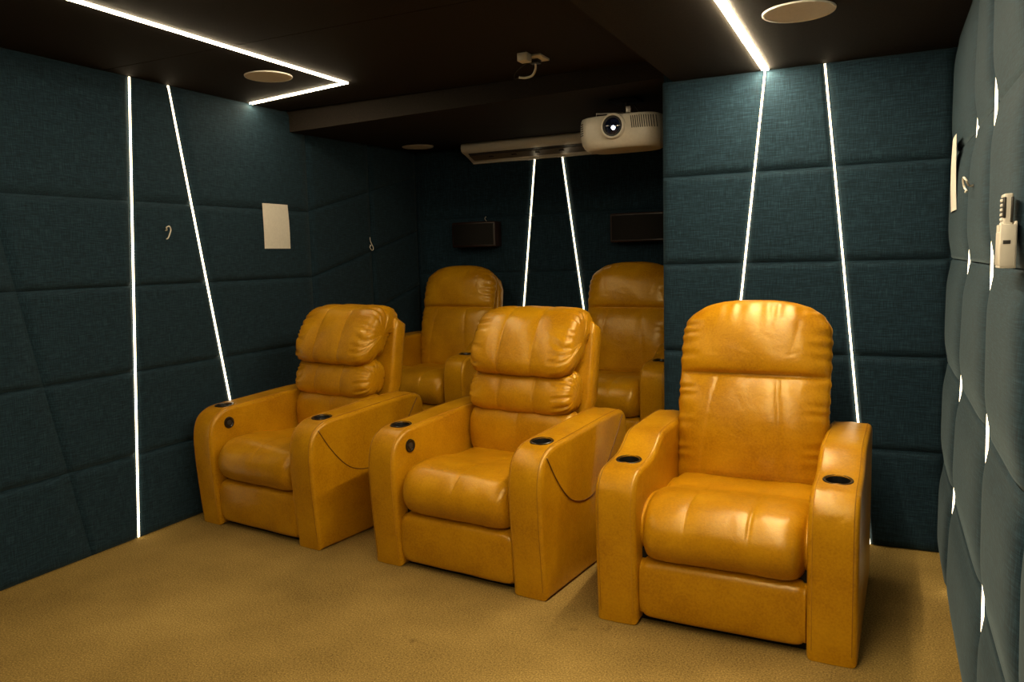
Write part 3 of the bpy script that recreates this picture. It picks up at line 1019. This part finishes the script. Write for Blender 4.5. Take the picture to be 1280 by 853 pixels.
# ------------------------------------------------------------------ paper sheets, cable ends, remote
def sheet(to3d, s0, s1, z0, z1, off, skew, label):
    n = 9
    vs, fs = [], []
    for j in range(n):
        v = j / (n - 1)
        for i in range(n):
            u = i / (n - 1)
            s = s0 + (s1 - s0) * u + skew * (1 - v)
            z = z0 + (z1 - z0) * v
            o = off + 0.004 * math.sin(PI * v) + 0.003 * math.sin(PI * u) + 0.006 * (v ** 3) * (1 - u)
            vs.append(to3d(s, z, o))
    k = len(vs)
    for j in range(n):
        v = j / (n - 1)
        for i in range(n):
            u = i / (n - 1)
            s = s0 + (s1 - s0) * u + skew * (1 - v)
            z = z0 + (z1 - z0) * v
            o = off + 0.004 * math.sin(PI * v) + 0.003 * math.sin(PI * u) + 0.006 * (v ** 3) * (1 - u) - 0.0012
            vs.append(to3d(s, z, o))
    for b_ in (0, k):
        for j in range(n - 1):
            for i in range(n - 1):
                a = b_ + j * n + i
                fs.append((a, a + 1, a + n + 1, a + n))
    for j in range(n - 1):
        for a in (j * n, j * n + n - 1):
            fs.append((a, a + n, a + n + k, a + k))
    for i in range(n - 1):
        for a in (i, (n - 1) * n + i):
            fs.append((a, a + 1, a + 1 + k, a + k))
    tag(mesh('paper_sheet', vs, fs, PAPER, None, True, 0.8), label, 'paper', 'blank sheets on the walls')

sheet(to_left, 3.845, 4.085, 1.550, 1.838, DL + 0.002, 0.006, 'blank cream paper sheet stuck on the long teal wall')
sheet(to_right, 3.500, 3.760, 1.590, 1.880, DR + 0.003, -0.03, 'blank cream paper sheet curling on the puffy panel wall')

def cable_end(to3d, pts, label):
    p = catmull([np.array(q, float) for q in pts], 8)
    o = tube('wire_end', [to3d(*q) for q in p], 0.0034, WIRE, None, 8)
    tag(o, label, 'wire', 'wire ends poking from the walls')

zc = 1.638
cable_end(to_left, [(3.093, zc + 0.012, DL - 0.004), (3.094, zc + 0.014, DL + 0.010), (3.086, zc + 0.028, DL + 0.018), (3.102, zc + 0.034, DL + 0.022), (3.110, zc + 0.015, DL + 0.022), (3.100, zc - 0.010, DL + 0.022), (3.090, zc - 0.030, DL + 0.020), (3.080, zc - 0.036, DL + 0.018)],
          'curled white wire end poking out between the two light strips of the long wall')
cable_end(to_left, [(4.990, 1.575, DL - 0.004), (4.985, 1.575, DL + 0.015), (4.960, 1.560, DL + 0.02), (4.985, 1.535, DL + 0.022), (5.005, 1.555, DL + 0.02), (4.975, 1.600, DL + 0.02), (4.970, 1.635, DL + 0.018)],
          'knotted white wire end on the recess side wall panel')
cable_end(to_right, [(2.88, 1.640, DR - 0.006), (2.87, 1.640, DR + 0.012), (2.85, 1.655, DR + 0.022), (2.88, 1.665, DR + 0.028), (2.90, 1.640, DR + 0.024), (2.87, 1.622, DR + 0.018), (2.84, 1.618, DR + 0.024)],
          'curled white wire end on the puffy panel wall beside the paper sheet')
cable_end(lambda s, z, o: (s, YB - o, z), [(-2.93, 1.752, -0.004), (-2.93, 1.760, 0.02), (-2.925, 1.775, 0.04), (-2.91, 1.785, 0.05)], 'short white wire tip sticking up over a dark wall speaker')

def remote_set():
    y0, z0 = 1.99, 1.400
    xw = XR + 0.004
    h = empty('remote_holder', (xw, y0, z0))
    # pocket open at the top: back, front lip and two cheeks
    box('back_plate', (-0.006, -0.032, 0.0), (0.0, 0.032, 0.100), PLASTIC, h, 0.002)
    box('front_lip', (-0.032, -0.032, 0.006), (-0.028, 0.032, 0.078), PLASTIC, h, 0.002)
    box('cheek', (-0.031, -0.034, 0.004), (-0.002, -0.030, 0.094), PLASTIC, h, 0.002)
    box('cheek', (-0.031, 0.030, 0.004), (-0.002, 0.034, 0.094), PLASTIC, h, 0.002)
    box('pocket_bottom', (-0.031, -0.032, 0.0), (-0.002, 0.032, 0.006), PLASTIC, h, 0.002)
    box('finger_notch', (-0.026, -0.0352, 0.052), (-0.012, -0.034, 0.060), GREY, h, 0.0005)
    tag(h, 'ivory wall holder carrying a remote control', 'holder')
    r = empty('remote_control', (xw - 0.017, y0, z0 + 0.007))
    box('body', (-0.009, -0.024, 0.0), (0.009, 0.024, 0.152), PLASTIC, r, 0.004, 3)
    box('dark_edge', (-0.0098, -0.0255, 0.10), (-0.004, 0.0255, 0.145), GREY, r, 0.002)
    box('dark_edge', (0.004, -0.0255, 0.09), (0.0098, 0.0255, 0.145), GREY, r, 0.002)
    for k in range(6):
        for j in range(2):
            box('button', (-0.0115, -0.016 + j * 0.018, 0.085 + k * 0.010), (-0.008, -0.004 + j * 0.018, 0.091 + k * 0.010), WHITE, r, 0.001)
    tag(r, 'ivory remote control with dark edges standing in its wall holder', 'remote control')

remote_set()
